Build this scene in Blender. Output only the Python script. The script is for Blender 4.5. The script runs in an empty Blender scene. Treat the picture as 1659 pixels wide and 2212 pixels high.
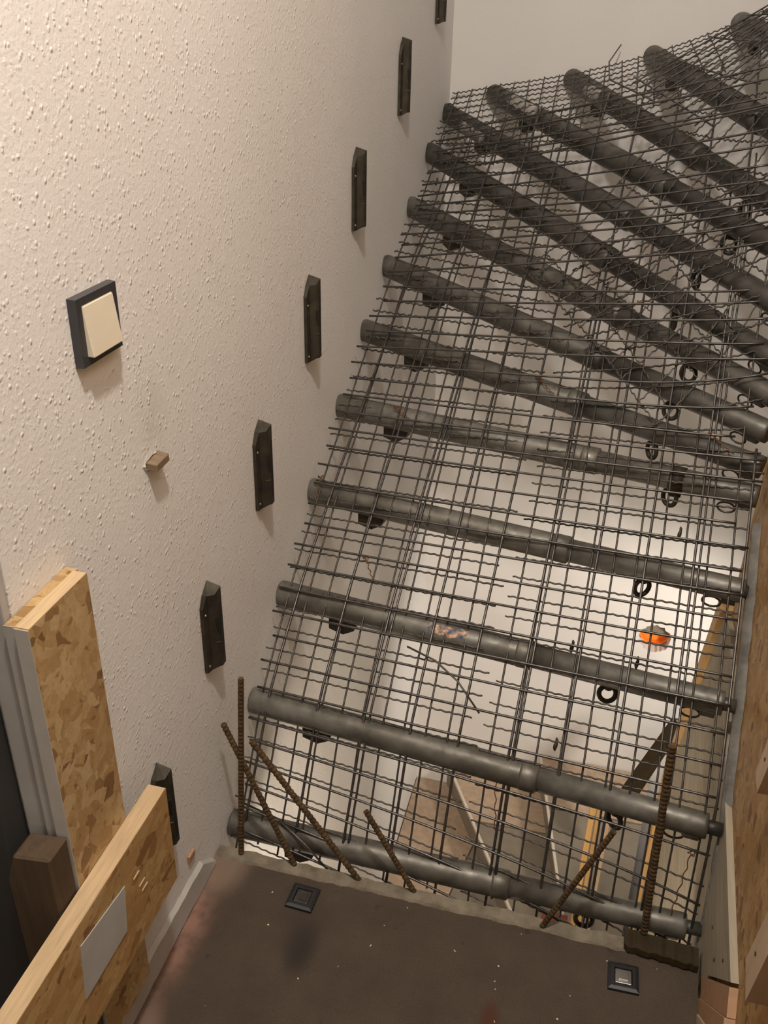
import bpy, bmesh, math, random
from mathutils import Vector, Matrix

random.seed(7)
scene = bpy.context.scene
COL = scene.collection

# ------------------------------------------------------------------ camera
yaw, pitch, roll = (math.radians(a) for a in (13.85, 28.58, 1.27))
fwd = Vector((-math.sin(yaw) * math.cos(pitch), math.cos(yaw) * math.cos(pitch), -math.sin(pitch)))
rgt = Vector((math.cos(yaw), math.sin(yaw), 0))
upv = rgt.cross(fwd)
r2 = rgt * math.cos(roll) + upv * math.sin(roll)
u2 = -rgt * math.sin(roll) + upv * math.cos(roll)
cam = bpy.data.cameras.new('camera')
cam.sensor_fit = 'VERTICAL'
cam.sensor_height = 36.0
cam.lens = 36.0 * 2000 / 2212
cam.clip_start = 0.02
cam_o = bpy.data.objects.new('camera', cam)
COL.objects.link(cam_o)
m = Matrix.Identity(4)
for i in range(3):
    m[i][0] = r2[i]; m[i][1] = u2[i]; m[i][2] = -fwd[i]
m[0][3], m[1][3], m[2][3] = 0.6, 0.0, 1.44
cam_o.matrix_world = m
scene.camera = cam_o

# ------------------------------------------------------------------ world, lights, exposure
world = bpy.data.worlds.new('world')
scene.world = world
world.use_nodes = True
world.node_tree.nodes['Background'].inputs[0].default_value = (1.0, 0.86, 0.70, 1)
world.node_tree.nodes['Background'].inputs[1].default_value = 0.03


def light(name, kind, loc, power, color, size=0.1, target=None):
    d = bpy.data.lights.new(name, kind)
    d.energy = power
    d.color = color
    if kind == 'AREA':
        d.shape = 'DISK'; d.size = size
    else:
        d.shadow_soft_size = size
    o = bpy.data.objects.new(name, d)
    o.location = loc
    if target is not None:
        o.rotation_euler = (Vector(target) - Vector(loc)).to_track_quat('-Z', 'Y').to_euler()
    COL.objects.link(o)
    return o


light('ceiling_lamp_light', 'POINT', (0.53, 0.42, 2.76), 108.0, (1.0, 0.93, 0.85), 0.05)
light('rear_fill_light', 'AREA', (1.15, -1.0, 2.75), 3.0, (1.0, 0.93, 0.85), 0.6, (0.5, 2.4, 0.6))  # added soft fill from behind the camera, not a known lamp
sp = light('lower_storey_light', 'SPOT', (1.55, 2.30, -0.30), 58.0, (1.0, 0.91, 0.80), 0.08, (0.62, 3.19, -1.0))
sp.data.spot_size = math.radians(82)
sp.data.spot_blend = 0.85
light('lower_fill_light', 'AREA', (0.50, 0.70, -0.45), 13.0, (1.0, 0.85, 0.68), 0.5, (0.15, 2.6, -1.7))  # added fill under the landing, lifts the left wall below the mesh

vs = scene.view_settings
vs.view_transform = 'Standard'
vs.look = 'None'
vs.exposure = 0.0
vs.gamma = 1.0
vs.use_curve_mapping = False


# ------------------------------------------------------------------ material helpers
def new_mat(name):
    mt = bpy.data.materials.new(name)
    mt.use_nodes = True
    nt = mt.node_tree
    b = nt.nodes['Principled BSDF']
    return mt, nt, b


def N(nt, t, **kw):
    n = nt.nodes.new(t)
    for k, v in kw.items():
        setattr(n, k, v)
    return n


def coords(nt, scale=(1, 1, 1), rot=(0, 0, 0), world_space=True):
    mp = N(nt, 'ShaderNodeMapping')
    mp.inputs['Scale'].default_value = scale
    mp.inputs['Rotation'].default_value = rot
    if world_space:
        g = N(nt, 'ShaderNodeNewGeometry')
        nt.links.new(g.outputs['Position'], mp.inputs['Vector'])
    else:
        g = N(nt, 'ShaderNodeTexCoord')
        nt.links.new(g.outputs['Object'], mp.inputs['Vector'])
    return mp.outputs['Vector']


def noise(nt, vec, scale, detail=4, rough=0.55, dist=0.0):
    n = N(nt, 'ShaderNodeTexNoise')
    n.inputs['Scale'].default_value = scale
    n.inputs['Detail'].default_value = detail
    n.inputs['Roughness'].default_value = rough
    n.inputs['Distortion'].default_value = dist
    nt.links.new(vec, n.inputs['Vector'])
    return n.outputs['Fac']


def ramp(nt, fac, stops, interp='LINEAR'):
    r = N(nt, 'ShaderNodeValToRGB')
    r.color_ramp.interpolation = interp
    els = r.color_ramp.elements
    while len(els) < len(stops):
        els.new(0.5)
    for e, (p, c) in zip(els, stops):
        e.position = p
        e.color = (c[0], c[1], c[2], 1)
    nt.links.new(fac, r.inputs['Fac'])
    return r.outputs['Color']


def mix(nt, fac, a, b, mode='MIX'):
    mx = N(nt, 'ShaderNodeMix', data_type='RGBA', blend_type=mode)
    for sock, val in ((mx.inputs[0], fac), (mx.inputs[6], a), (mx.inputs[7], b)):
        if isinstance(val, (int, float)):
            sock.default_value = val
        elif isinstance(val, tuple):
            sock.default_value = (val[0], val[1], val[2], 1)
        else:
            nt.links.new(val, sock)
    return mx.outputs[2]


def bump(nt, b, height, strength=0.3, dist=0.01):
    bp = N(nt, 'ShaderNodeBump')
    bp.inputs['Strength'].default_value = strength
    bp.inputs['Distance'].default_value = dist
    nt.links.new(height, bp.inputs['Height'])
    nt.links.new(bp.outputs['Normal'], b.inputs['Normal'])


def math_n(nt, op, a, bv=None):
    n = N(nt, 'ShaderNodeMath', operation=op)
    for i, v in enumerate((a, bv)):
        if v is None:
            continue
        if isinstance(v, (int, float)):
            n.inputs[i].default_value = v
        else:
            nt.links.new(v, n.inputs[i])
    return n.outputs[0]


def simple(name, base, rough=0.6, metal=0.0, var=0.15, nscale=30.0, bstr=0.0):
    mt, nt, b = new_mat(name)
    v = coords(nt)
    f = noise(nt, v, nscale, 5)
    lo = tuple(c * (1 - var) for c in base)
    hi = tuple(min(1, c * (1 + var)) for c in base)
    c = ramp(nt, f, [(0.3, lo), (0.7, hi)])
    nt.links.new(c, b.inputs['Base Color'])
    b.inputs['Roughness'].default_value = rough
    b.inputs['Metallic'].default_value = metal
    if bstr:
        bump(nt, b, f, bstr, 0.004)
    return mt


def spot_mask(nt, pos, centre, radii, inner=0.35):
    """soft elliptic mask in world xy"""
    mp = N(nt, 'ShaderNodeMapping')
    mp.inputs['Location'].default_value = (-centre[0] / radii[0], -centre[1] / radii[1], 0)
    mp.inputs['Scale'].default_value = (1 / radii[0], 1 / radii[1], 0)
    nt.links.new(pos, mp.inputs['Vector'])
    ln = N(nt, 'ShaderNodeVectorMath', operation='LENGTH')
    nt.links.new(mp.outputs['Vector'], ln.inputs[0])
    mr = N(nt, 'ShaderNodeMapRange', interpolation_type='SMOOTHSTEP')
    mr.inputs['From Min'].default_value = inner
    mr.inputs['From Max'].default_value = 1.0
    mr.inputs['To Min'].default_value = 1.0
    mr.inputs['To Max'].default_value = 0.0
    nt.links.new(ln.outputs['Value'], mr.inputs['Value'])
    return mr.outputs['Result']


def mat_wall():
    mt, nt, b = new_mat('woodchip_wall_paint')
    v = coords(nt)
    chips = N(nt, 'ShaderNodeTexVoronoi')
    chips.inputs['Scale'].default_value = 120
    nt.links.new(coords(nt, (1, 1, 0.9)), chips.inputs['Vector'])
    chip_h = ramp(nt, chips.outputs['Distance'], [(0.0, (1, 1, 1)), (0.42, (0, 0, 0))])
    dens = ramp(nt, noise(nt, v, 75, 3), [(0.42, (0, 0, 0)), (0.62, (1, 1, 1))])
    h1 = mix(nt, 1.0, chip_h, dens, 'MULTIPLY')
    h2 = noise(nt, v, 170, 3)
    hh = mix(nt, 0.35, h1, h2)
    bump(nt, b, hh, 0.60, 0.0034)
    big = noise(nt, v, 1.7, 4)
    c = ramp(nt, big, [(0.3, (0.82, 0.80, 0.78)), (0.7, (0.87, 0.855, 0.84))])
    specks = ramp(nt, noise(nt, v, 48, 2), [(0.76, (1, 1, 1)), (0.80, (0.72, 0.68, 0.62))])
    c = mix(nt, 0.5, c, specks, 'MULTIPLY')
    sm = N(nt, 'ShaderNodeMapping')
    sm.inputs['Location'].default_value = (0, -1.075 / 0.055, -0.935 / 0.085)
    sm.inputs['Scale'].default_value = (0, 1 / 0.055, 1 / 0.085)
    nt.links.new(v, sm.inputs['Vector'])
    ln = N(nt, 'ShaderNodeVectorMath', operation='LENGTH')
    nt.links.new(sm.outputs['Vector'], ln.inputs[0])
    mk = ramp(nt, ln.outputs['Value'], [(0.0, (0.30, 0.30, 0.30)), (1.0, (0, 0, 0))])
    mk = mix(nt, 1.0, mk, ramp(nt, noise(nt, v, 40, 4), [(0.35, (0.3, 0.3, 0.3)), (0.6, (1, 1, 1))]), 'MULTIPLY')
    c = mix(nt, mk, c, (0.42, 0.38, 0.32))
    nt.links.new(c, b.inputs['Base Color'])
    b.inputs['Roughness'].default_value = 0.72
    return mt


def mat_wall_plain(name='smooth_wall_paint', base=(0.78, 0.75, 0.72)):
    mt, nt, b = new_mat(name)
    v = coords(nt)
    c = ramp(nt, noise(nt, v, 2.3, 5), [(0.3, tuple(x * 0.93 for x in base)), (0.7, base)])
    nt.links.new(c, b.inputs['Base Color'])
    b.inputs['Roughness'].default_value = 0.75
    bump(nt, b, noise(nt, v, 120, 3), 0.25, 0.002)
    return mt


def mat_osb(name, along=(0, 0, 0), tint=(1, 1, 1)):
    """strand board: layers of elongated flakes with random tone"""
    mt, nt, b = new_mat(name)
    col = None
    hgt = None
    tones = [(0.30, 0.155, 0.055), (0.55, 0.34, 0.14), (0.64, 0.43, 0.20), (0.74, 0.54, 0.29)]
    tones = [tuple(t[i] * tint[i] * 0.80 for i in range(3)) for t in tones]
    for k, (ang, sc) in enumerate(((0.45, 62), (-0.75, 52), (1.35, 58), (2.3, 46))):
        g = coords(nt, (1, 1, 1), (ang + along[0], ang * 0.2 + along[1], ang * 0.6 + along[2]))
        st = N(nt, 'ShaderNodeMapping')
        st.inputs['Scale'].default_value = (1.0, 0.24, 1.0)
        nt.links.new(g, st.inputs['Vector'])
        wob = N(nt, 'ShaderNodeTexNoise')
        wob.inputs['Scale'].default_value = 30
        nt.links.new(st.outputs['Vector'], wob.inputs['Vector'])
        addv = N(nt, 'ShaderNodeVectorMath', operation='MULTIPLY_ADD')
        nt.links.new(wob.outputs['Color'], addv.inputs[0])
        addv.inputs[1].default_value = (0.02, 0.02, 0.02)
        nt.links.new(st.outputs['Vector'], addv.inputs[2])
        vo = N(nt, 'ShaderNodeTexVoronoi')
        vo.inputs['Scale'].default_value = sc
        nt.links.new(addv.outputs[0], vo.inputs['Vector'])
        sep = N(nt, 'ShaderNodeSeparateColor')
        nt.links.new(vo.outputs['Color'], sep.inputs[0])
        ck = ramp(nt, sep.outputs[0], [(0.0, tones[0]), (0.14, tones[1]), (0.6, tones[2]), (1.0, tones[3])])
        grain = noise(nt, st.outputs['Vector'], 160, 3)
        ck = mix(nt, 0.35, ck, ramp(nt, grain, [(0.3, (0.55, 0.5, 0.45)), (0.7, (1.1, 1.1, 1.1))]), 'MULTIPLY')
        if col is None:
            col, hgt = ck, sep.outputs[1]
        else:
            pick = math_n(nt, 'GREATER_THAN', sep.outputs[2], 0.5)
            col = mix(nt, pick, col, ck)
    dark = ramp(nt, noise(nt, coords(nt, (1, 1, 1), (0.4, 0.3, 0.8)), 62, 4), [(0.62, (1, 1, 1)), (0.70, (0.38, 0.28, 0.2))])
    col = mix(nt, 0.8, col, dark, 'MULTIPLY')
    nt.links.new(col, b.inputs['Base Color'])
    b.inputs['Roughness'].default_value = 0.55
    bump(nt, b, hgt, 0.15, 0.001)
    return mt


def mat_grain(name, base, axis=1, rough=0.6, var=0.25, scale=14):
    mt, nt, b = new_mat(name)
    s = [7.0, 7.0, 7.0]
    s[axis] = 0.5
    v = coords(nt, tuple(s))
    f = noise(nt, v, scale, 6, 0.6, 0.4)
    c = ramp(nt, f, [(0.25, tuple(x * (1 - var) for x in base)), (0.75, tuple(min(1, x * (1 + var)) for x in base))])
    c = mix(nt, 0.4, c, ramp(nt, noise(nt, coords(nt), 9, 3), [(0.35, (0.8, 0.78, 0.75)), (0.65, (1, 1, 1))]), 'MULTIPLY')
    nt.links.new(c, b.inputs['Base Color'])
    b.inputs['Roughness'].default_value = rough
    bump(nt, b, f, 0.12, 0.002)
    b.inputs['Specular IOR Level'].default_value = 0.2
    return mt


def mat_galv(name='galvanised_tube', base=(0.200, 0.190, 0.166)):
    mt, nt, b = new_mat(name)
    v = coords(nt)
    f = noise(nt, v, 26, 6, 0.65)
    c = ramp(nt, f, [(0.28, tuple(x * 0.55 for x in base)), (0.5, base), (0.78, tuple(min(1, x * 1.5) for x in base))])
    blot = ramp(nt, noise(nt, v, 7, 4), [(0.4, (0.55, 0.52, 0.47)), (0.62, (1, 1, 1))])
    c = mix(nt, 0.7, c, blot, 'MULTIPLY')
    nt.links.new(c, b.inputs['Base Color'])
    b.inputs['Metallic'].default_value = 0.45
    r = ramp(nt, noise(nt, v, 40, 4), [(0.3, (0.34, 0.34, 0.34)), (0.7, (0.6, 0.6, 0.6))])
    nt.links.new(r, b.inputs['Roughness'])
    bump(nt, b, f, 0.2, 0.002)
    return mt


def mat_rust():
    mt, nt, b = new_mat('rusty_rebar')
    v = coords(nt)
    c = ramp(nt, noise(nt, v, 70, 5), [(0.3, (0.045, 0.027, 0.012)), (0.55, (0.10, 0.058, 0.023)), (0.75, (0.16, 0.095, 0.037))])
    nt.links.new(c, b.inputs['Base Color'])
    b.inputs['Roughness'].default_value = 0.8
    b.inputs['Metallic'].default_value = 0.2
    return mt


def mat_landing():
    mt, nt, b = new_mat('worn_landing_surface')
    g = N(nt, 'ShaderNodeNewGeometry')
    pos = g.outputs['Position']
    c = ramp(nt, noise(nt, pos, 9, 6, 0.65), [(0.3, (0.056, 0.040, 0.027)), (0.7, (0.084, 0.061, 0.041))])
    fib = ramp(nt, noise(nt, pos, 420, 2), [(0.3, (0.78, 0.78, 0.78)), (0.7, (1.18, 1.18, 1.18))])
    c = mix(nt, 1.0, c, fib, 'MULTIPLY')
    small = ramp(nt, noise(nt, pos, 34, 4), [(0.66, (1, 1, 1)), (0.74, (0.55, 0.5, 0.45))])
    c = mix(nt, 0.8, c, small, 'MULTIPLY')
    wob = noise(nt, pos, 22, 4)
    pk = math_n(nt, 'MULTIPLY', spot_mask(nt, pos, (-0.005, 0.96), (0.075, 0.20), 0.3), ramp(nt, wob, [(0.36, (0.2, 0.2, 0.2)), (0.6, (1, 1, 1))]))
    c = mix(nt, pk, c, (0.30, 0.165, 0.122))
    pk2 = math_n(nt, 'MULTIPLY', spot_mask(nt, pos, (0.02, 1.12), (0.075, 0.10), 0.3), 0.75)
    c = mix(nt, pk2, c, (0.25, 0.175, 0.13))
    pk3 = spot_mask(nt, pos, (0.02, 0.78), (0.05, 0.08), 0.3)
    c = mix(nt, pk3, c, (0.21, 0.135, 0.10))
    st = math_n(nt, 'MULTIPLY', spot_mask(nt, pos, (0.225, 0.985), (0.040, 0.075), 0.1), 0.85)  # dark soft-edged oval patch on the landing
    c = mix(nt, st, c, (0.018, 0.014, 0.012))
    st2 = math_n(nt, 'MULTIPLY', spot_mask(nt, pos, (0.212, 1.02), (0.065, 0.095), 0.05), 0.45)
    c = mix(nt, st2, c, (0.03, 0.023, 0.018))
    rs = math_n(nt, 'MULTIPLY', spot_mask(nt, pos, (0.562, 0.945), (0.022, 0.05), 0.3), 0.8)
    c = mix(nt, rs, c, (0.075, 0.022, 0.010))
    nt.links.new(c, b.inputs['Base Color'])
    b.inputs['Roughness'].default_value = 0.9
    bump(nt, b, noise(nt, pos, 260, 4), 0.5, 0.003)
    return mt


def mat_plaster(name, c0, c1, scale=25):
    mt, nt, b = new_mat(name)
    v = coords(nt)
    f = noise(nt, v, scale, 6, 0.65)
    nt.links.new(ramp(nt, f, [(0.32, c0), (0.62, c1)]), b.inputs['Base Color'])
    b.inputs['Roughness'].default_value = 0.9
    bump(nt, b, f, 0.6, 0.006)
    return mt


M = {
    'wall': mat_wall(),
    'plain': mat_wall_plain(),
    'dim': mat_wall_plain('dimmed_room_paint', (0.42, 0.38, 0.34)),  # unseen walls painted darker to weaken light bounced onto the back wall
    'ceil': mat_wall_plain('dimmed_ceiling_paint', (0.52, 0.49, 0.45)),  # ceiling colour lowered to weaken bounced light
    'osb': mat_osb('strand_board'),
    'osb_low': mat_osb('strand_board_amber', (0.2, 0.5, 1.1), (1.0, 0.93, 0.8)),
    'osb_wall': mat_osb('strand_board_brown', (0.9, 0.1, 0.4), (0.88, 0.78, 0.62)),
    'osb_edge': mat_grain('strand_board_edge', (0.58, 0.42, 0.25), 1, 0.7, 0.18, 30),
    'ply': mat_grain('limewashed_plywood', (0.38, 0.33, 0.25), 1, 0.75, 0.22, 10),
    'pine': mat_grain('pale_pine', (0.58, 0.43, 0.30), 2, 0.6, 0.14, 8),
    'tan': mat_grain('warm_lit_tan_timber', (0.60, 0.37, 0.15), 2, 0.6, 0.16, 8),  # tan wood with the lower lamp's orange light mixed into its colour
    'peachwood': mat_grain('pinkish_beech', (0.46, 0.28, 0.165), 0, 0.55, 0.14, 9),
    'darkwood': mat_grain('dark_stained_timber', (0.034, 0.023, 0.009), 0, 0.6, 0.3, 10),
    'brownwood': mat_grain('old_brown_timber', (0.10, 0.068, 0.042), 2, 0.75, 0.3, 10),
    'galv': mat_galv(),
    'galv_mid': mat_galv('mid_grey_tube', (0.14, 0.133, 0.117)),  # darker copy of the tube tone for struts midway up
    'galv_dark': mat_galv('dark_grey_tube', (0.095, 0.089, 0.079)),  # darkest copy of the tube tone, upper struts and small fittings
    'wire': simple('drawn_steel_wire', (0.13, 0.122, 0.115), 0.42, 0.85, 0.3, 60),
    'crimp': simple('crimped_steel_wire', (0.115, 0.103, 0.09), 0.55, 0.75, 0.35, 50),
    'rust': mat_rust(),
    'rustwire': simple('rusty_binding_wire', (0.18, 0.075, 0.03), 0.7, 0.4, 0.4, 80),
    'bronze': simple('tarnished_bracket_metal', (0.056, 0.047, 0.034), 0.62, 0.55, 0.35, 40, 0.2),
    'recess_shade': simple('bracket_recess_shade', (0.018, 0.015, 0.012), 0.7, 0.3, 0.3, 40),  # near-black tone standing for shade inside the bracket slot and recess
    'screw': simple('worn_brass_screw', (0.35, 0.30, 0.20), 0.35, 0.9, 0.2, 50),
    'black': simple('black_plastic', (0.018, 0.018, 0.020), 0.45, 0.0, 0.2, 60),
    'anthracite': simple('anthracite_switch_frame', (0.038, 0.038, 0.042), 0.38, 0.0, 0.1, 60),
    'cream': simple('cream_switch_rocker', (0.78, 0.70, 0.55), 0.35, 0.0, 0.04, 20),
    'white': simple('white_painted_wood', (0.50, 0.475, 0.44), 0.6, 0.0, 0.1, 18, 0.2),
    'card': simple('pale_grey_card', (0.47, 0.46, 0.43), 0.75, 0.0, 0.06, 20),
    'landing': mat_landing(),
    'screed': mat_plaster('landing_edge_screed', (0.13, 0.10, 0.07), (0.25, 0.215, 0.16), 22),
    'mortar': mat_plaster('grey_mortar', (0.13, 0.12, 0.105), (0.24, 0.225, 0.20), 30),
    'door': simple('dark_grey_door', (0.042, 0.040, 0.038), 0.6, 0.0, 0.12, 10),
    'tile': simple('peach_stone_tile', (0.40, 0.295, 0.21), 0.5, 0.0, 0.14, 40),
    'grey_and_shade': simple('riser_grey_and_tile_shade', (0.21, 0.178, 0.135), 0.6, 0.0, 0.1, 20),  # riser grey, also laid on the inner tiles as painted shade
    'grout': simple('pale_tile_edge', (0.62, 0.55, 0.46), 0.7, 0.0, 0.1, 30),
    'orange': simple('orange_plastic_box', (0.95, 0.26, 0.03), 0.45, 0.0, 0.06, 30),
    'steel': simple('bright_steel', (0.5, 0.5, 0.48), 0.32, 1.0, 0.2, 30),
    'maroon': simple('maroon_board', (0.16, 0.04, 0.028), 0.5, 0.0, 0.1, 30),
    'crumb': simple('plaster_crumb', (0.75, 0.66, 0.5), 0.8, 0.0, 0.1, 60),
    'stub': mat_grain('weathered_dowel', (0.22, 0.155, 0.10), 0, 0.75, 0.25, 20),
}


# ------------------------------------------------------------------ mesh helpers
def link(name, me, mat=None, parent=None):
    o = bpy.data.objects.new(name, me)
    COL.objects.link(o)
    if mat is not None and not me.materials:
        me.materials.append(mat)
    if parent is not None:
        o.parent = parent
    return o


def tag(o, label, cat, group=None, kind=None):
    o['label'] = label
    o['category'] = cat
    if group:
        o['group'] = group
    if kind:
        o['kind'] = kind
    return o


def thing(name, label, cat, loc=(0, 0, 0), group=None, rot=None):
    o = bpy.data.objects.new(name, None)
    o.empty_display_size = 0.02
    COL.objects.link(o)
    o.location = loc
    if rot:
        o.rotation_euler = rot
    return tag(o, label, cat, group)


def bm_mesh(name, bm, smooth=False):
    me = bpy.data.meshes.new(name)
    bmesh.ops.recalc_face_normals(bm, faces=bm.faces)
    bm.to_mesh(me)
    bm.free()
    if smooth:
        for p in me.polygons:
            p.use_smooth = True
    return me


def add_box(bm, lo, hi, bevel=0.0):
    vs_ = [bm.verts.new((x, y, z)) for x in (lo[0], hi[0]) for y in (lo[1], hi[1]) for z in (lo[2], hi[2])]
    idx = [(0, 1, 3, 2), (4, 6, 7, 5), (0, 4, 5, 1), (2, 3, 7, 6), (0, 2, 6, 4), (1, 5, 7, 3)]
    fs = [bm.faces.new([vs_[i] for i in f]) for f in idx]
    if bevel > 0:
        es = list({e for f in fs for e in f.edges})
        bmesh.ops.bevel(bm, geom=es, offset=bevel, segments=2, affect='EDGES', profile=0.6)


def box(name, lo, hi, mat, parent=None, bevel=0.0):
    bm = bmesh.new()
    add_box(bm, lo, hi, bevel)
    return link(name, bm_mesh(name, bm), mat, parent)


def add_prism(bm, pts, vec):
    a = [bm.verts.new(p) for p in pts]
    c = [bm.verts.new((p[0] + vec[0], p[1] + vec[1], p[2] + vec[2])) for p in pts]
    n = len(pts)
    bm.faces.new(a)
    bm.faces.new(c[::-1])
    for i in range(n):
        bm.faces.new((a[i], c[i], c[(i + 1) % n], a[(i + 1) % n]))


def prism(name, pts, vec, mat, parent=None, bevel=0.0):
    bm = bmesh.new()
    add_prism(bm, pts, vec)
    if bevel:
        bmesh.ops.bevel(bm, geom=list(bm.edges), offset=bevel, segments=1, affect='EDGES')
    return link(name, bm_mesh(name, bm), mat, parent)


def tube_data(pts, rad, sides=8, closed=False, start=None):
    """verts, faces of a tube along pts; rad may be a list"""
    n = len(pts)
    pts = [Vector(p) for p in pts]
    verts, faces = [], []
    up = None
    for i in range(n):
        if closed:
            t = pts[(i + 1) % n] - pts[i - 1]
        else:
            t = pts[min(i + 1, n - 1)] - pts[max(i - 1, 0)]
        t.normalize()
        if up is None:
            up = t.cross(Vector((0, 0, 1)))
            if up.length < 1e-3:
                up = t.cross(Vector((1, 0, 0)))
            up.normalize()
        up = (up - t * up.dot(t)).normalized()
        w = t.cross(up)
        r = rad[i] if isinstance(rad, (list, tuple)) else rad
        for k in range(sides):
            a = 2 * math.pi * k / sides
            verts.append(pts[i] + (up * math.cos(a) + w * math.sin(a)) * r)
    last = n if closed else n - 1
    for i in range(last):
        j = (i + 1) % n
        for k in range(sides):
            l = (k + 1) % sides
            faces.append((i * sides + k, i * sides + l, j * sides + l, j * sides + k))
    if not closed:
        faces.append(tuple(range(sides))[::-1])
        faces.append(tuple((n - 1) * sides + k for k in range(sides)))
    return verts, faces


def tube(name, pts, rad, mat, parent=None, sides=8, closed=False, smooth=True):
    v, f = tube_data(pts, rad, sides, closed)
    me = bpy.data.meshes.new(name)
    me.from_pydata([tuple(p) for p in v], [], f)
    if smooth:
        for p in me.polygons:
            p.use_smooth = len(p.vertices) == 4
    return link(name, me, mat, parent)


# ------------------------------------------------------------------ the setting
YB = 3.19           # back wall
YE = 0.72           # where the left wall ends at the doorway


def struct(o, label, cat):
    return tag(o, label, cat, kind='structure')


struct(box('wall_left', (-0.12, YE, -3.0), (0, YB + 0.1, 3.2), M['wall']), 'white woodchip-papered wall on the left of the stairwell', 'wall')

# back wall with a real round hole
HX, HZ, HR = 0.938, -0.752, 0.062
bm = bmesh.new()
S = 0.2
xs, zs = [-0.12, HX - S, HX + S, 2.1], [-3.0, HZ - S, HZ + S, 3.2]
for i in range(3):
    for j in range(3):
        if i == 1 and j == 1:
            continue
        bm.faces.new([bm.verts.new((x, YB, z)) for x, z in ((xs[i], zs[j]), (xs[i + 1], zs[j]), (xs[i + 1], zs[j + 1]), (xs[i], zs[j + 1]))])
nh = 40
rim, sq = [], []
rr = random.Random(3)
for k in range(nh):
    a = 2 * math.pi * k / nh
    c, s = math.cos(a), math.sin(a)
    q = S / max(abs(c), abs(s))
    sq.append((HX + c * q, YB, HZ + s * q))
    r = HR * (1 + rr.uniform(-0.07, 0.09))
    rim.append((HX + c * r, YB, HZ + s * r))
vsq = [bm.verts.new(p) for p in sq]
vr = [bm.verts.new(p) for p in rim]
vb = [bm.verts.new((p[0], YB + 0.07, p[2])) for p in rim]
for k in range(nh):
    l = (k + 1) % nh
    bm.faces.new((vsq[k], vsq[l], vr[l], vr[k]))
    bm.faces.new((vr[k], vr[l], vb[l], vb[k]))
o = link('wall_back', bm_mesh('wall_back', bm), M['plain'])
struct(o, 'smooth white wall behind the winding stair', 'wall')

struct(box('wall_right', (2.1, -1.6, -3.0), (2.2, YB, 3.2), M['dim']), 'outer wall on the far side of the stair, darkened for less bounced light', 'wall')
struct(box('wall_rear', (-1.6, -1.7, -3.0), (2.2, -1.6, 3.2), M['dim']), 'wall behind the landing, darkened for less bounced light', 'wall')
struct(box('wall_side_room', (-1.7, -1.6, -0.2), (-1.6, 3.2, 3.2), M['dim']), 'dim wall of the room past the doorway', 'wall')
struct(box('ceiling', (-1.7, -1.7, 3.12), (2.2, YB + 0.1, 3.2), M['ceil']), 'ceiling over the stairwell, toned down for less bounced light', 'ceiling')
struct(box('floor_lower', (-0.2, -1.6, -3.1), (2.2, YB, -3.0), M['grey_and_shade']), 'floor of the storey below', 'floor')

# landing slab with its pale broken front edge
LANDY = 1.163
bm = bmesh.new()
add_box(bm, (-1.6, -1.6, -0.17), (0.893, LANDY - 0.026, 0.0))
o = link('floor', bm_mesh('floor', bm), M['landing'])
struct(o, 'dark brown worn landing floor with pink stains by the wall', 'floor')
# front strip: uneven edge
bm = bmesh.new()
nx = 60
rows = []
rr = random.Random(11)
for i in range(nx + 1):
    x = 0.001 + (0.892 - 0.001) * i / nx
    back = LANDY - 0.027 + 0.0012 * math.sin(i * 0.35) + rr.uniform(-0.0015, 0.0015)
    front = LANDY + rr.uniform(-0.002, 0.0015)
    zt = 0.002 + rr.uniform(0, 0.003)
    rows.append([bm.verts.new(p) for p in ((x, back - 0.006, -0.002), (x, back, zt), (x, front - 0.004, zt), (x, front, zt - 0.008), (x, front - 0.004, -0.17))])
for a, c in zip(rows, rows[1:]):
    for k in range(4):
        bm.faces.new((a[k], a[k + 1], c[k + 1], c[k]))
o = link('trim_1', bm_mesh('trim_1', bm), M['screed'])
struct(o, 'pale broken screed strip along the landing edge', 'edge')

# white skirting at the foot of the left wall
bm = bmesh.new()
pts = []
rr = random.Random(5)
top, n = [], 26
for i in range(n + 1):
    y = YE + (1.118 - YE) * i / n
    zt = 0.062 - 0.012 * i / n + rr.uniform(-0.002, 0.002)
    if i > n - 3:
        zt -= 0.014 * (i - n + 3)
    zb = 0.003 + max(0, rr.uniform(-0.004, 0.003))
    top.append([bm.verts.new(p) for p in ((0.0005, y, zt + 0.006), (0.009, y, zt), (0.011, y, zb), (0.0005, y, zb))])
for a, c in zip(top, top[1:]):
    for k in range(3):
        bm.faces.new((a[k], a[k + 1], c[k + 1], c[k]))
struct(link('baseboard_left', bm_mesh('baseboard_left', bm), M['white']), 'ragged white skirting strip below the strand board', 'skirting')

# door jamb and dark door leaf at the end of the left wall
struct(box('trim_2', (-0.033, YE - 0.012, 0.0), (-0.001, YE - 0.0005, 2.05), M['white'], bevel=0.003), 'white painted door jamb at the wall end', 'jamb')
dr = box('door_1', (-0.92, YE - 0.05, 0.006), (-0.036, YE - 0.008, 2.02), M['door'], bevel=0.004)
struct(dr, 'dark grey door leaf at the left edge', 'door')


# inner wall between the flights
def xw(y):
    return 0.898 + 0.040 * (y - 1.1)


def yz_prism(name, pts, off0, off1, mat, parent=None):
    """polygon in the (slightly splayed) inner-wall plane, extruded in x"""
    bm = bmesh.new()
    a = [bm.verts.new((xw(y) + off0, y, z)) for y, z in pts]
    c = [bm.verts.new((xw(y) + off1, y, z)) for y, z in pts]
    n_ = len(pts)
    bm.faces.new(a)
    bm.faces.new(c[::-1])
    for i in range(n_):
        bm.faces.new((a[i], c[i], c[(i + 1) % n_], a[(i + 1) % n_]))
    return link(name, bm_mesh(name, bm), mat, parent)


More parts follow.
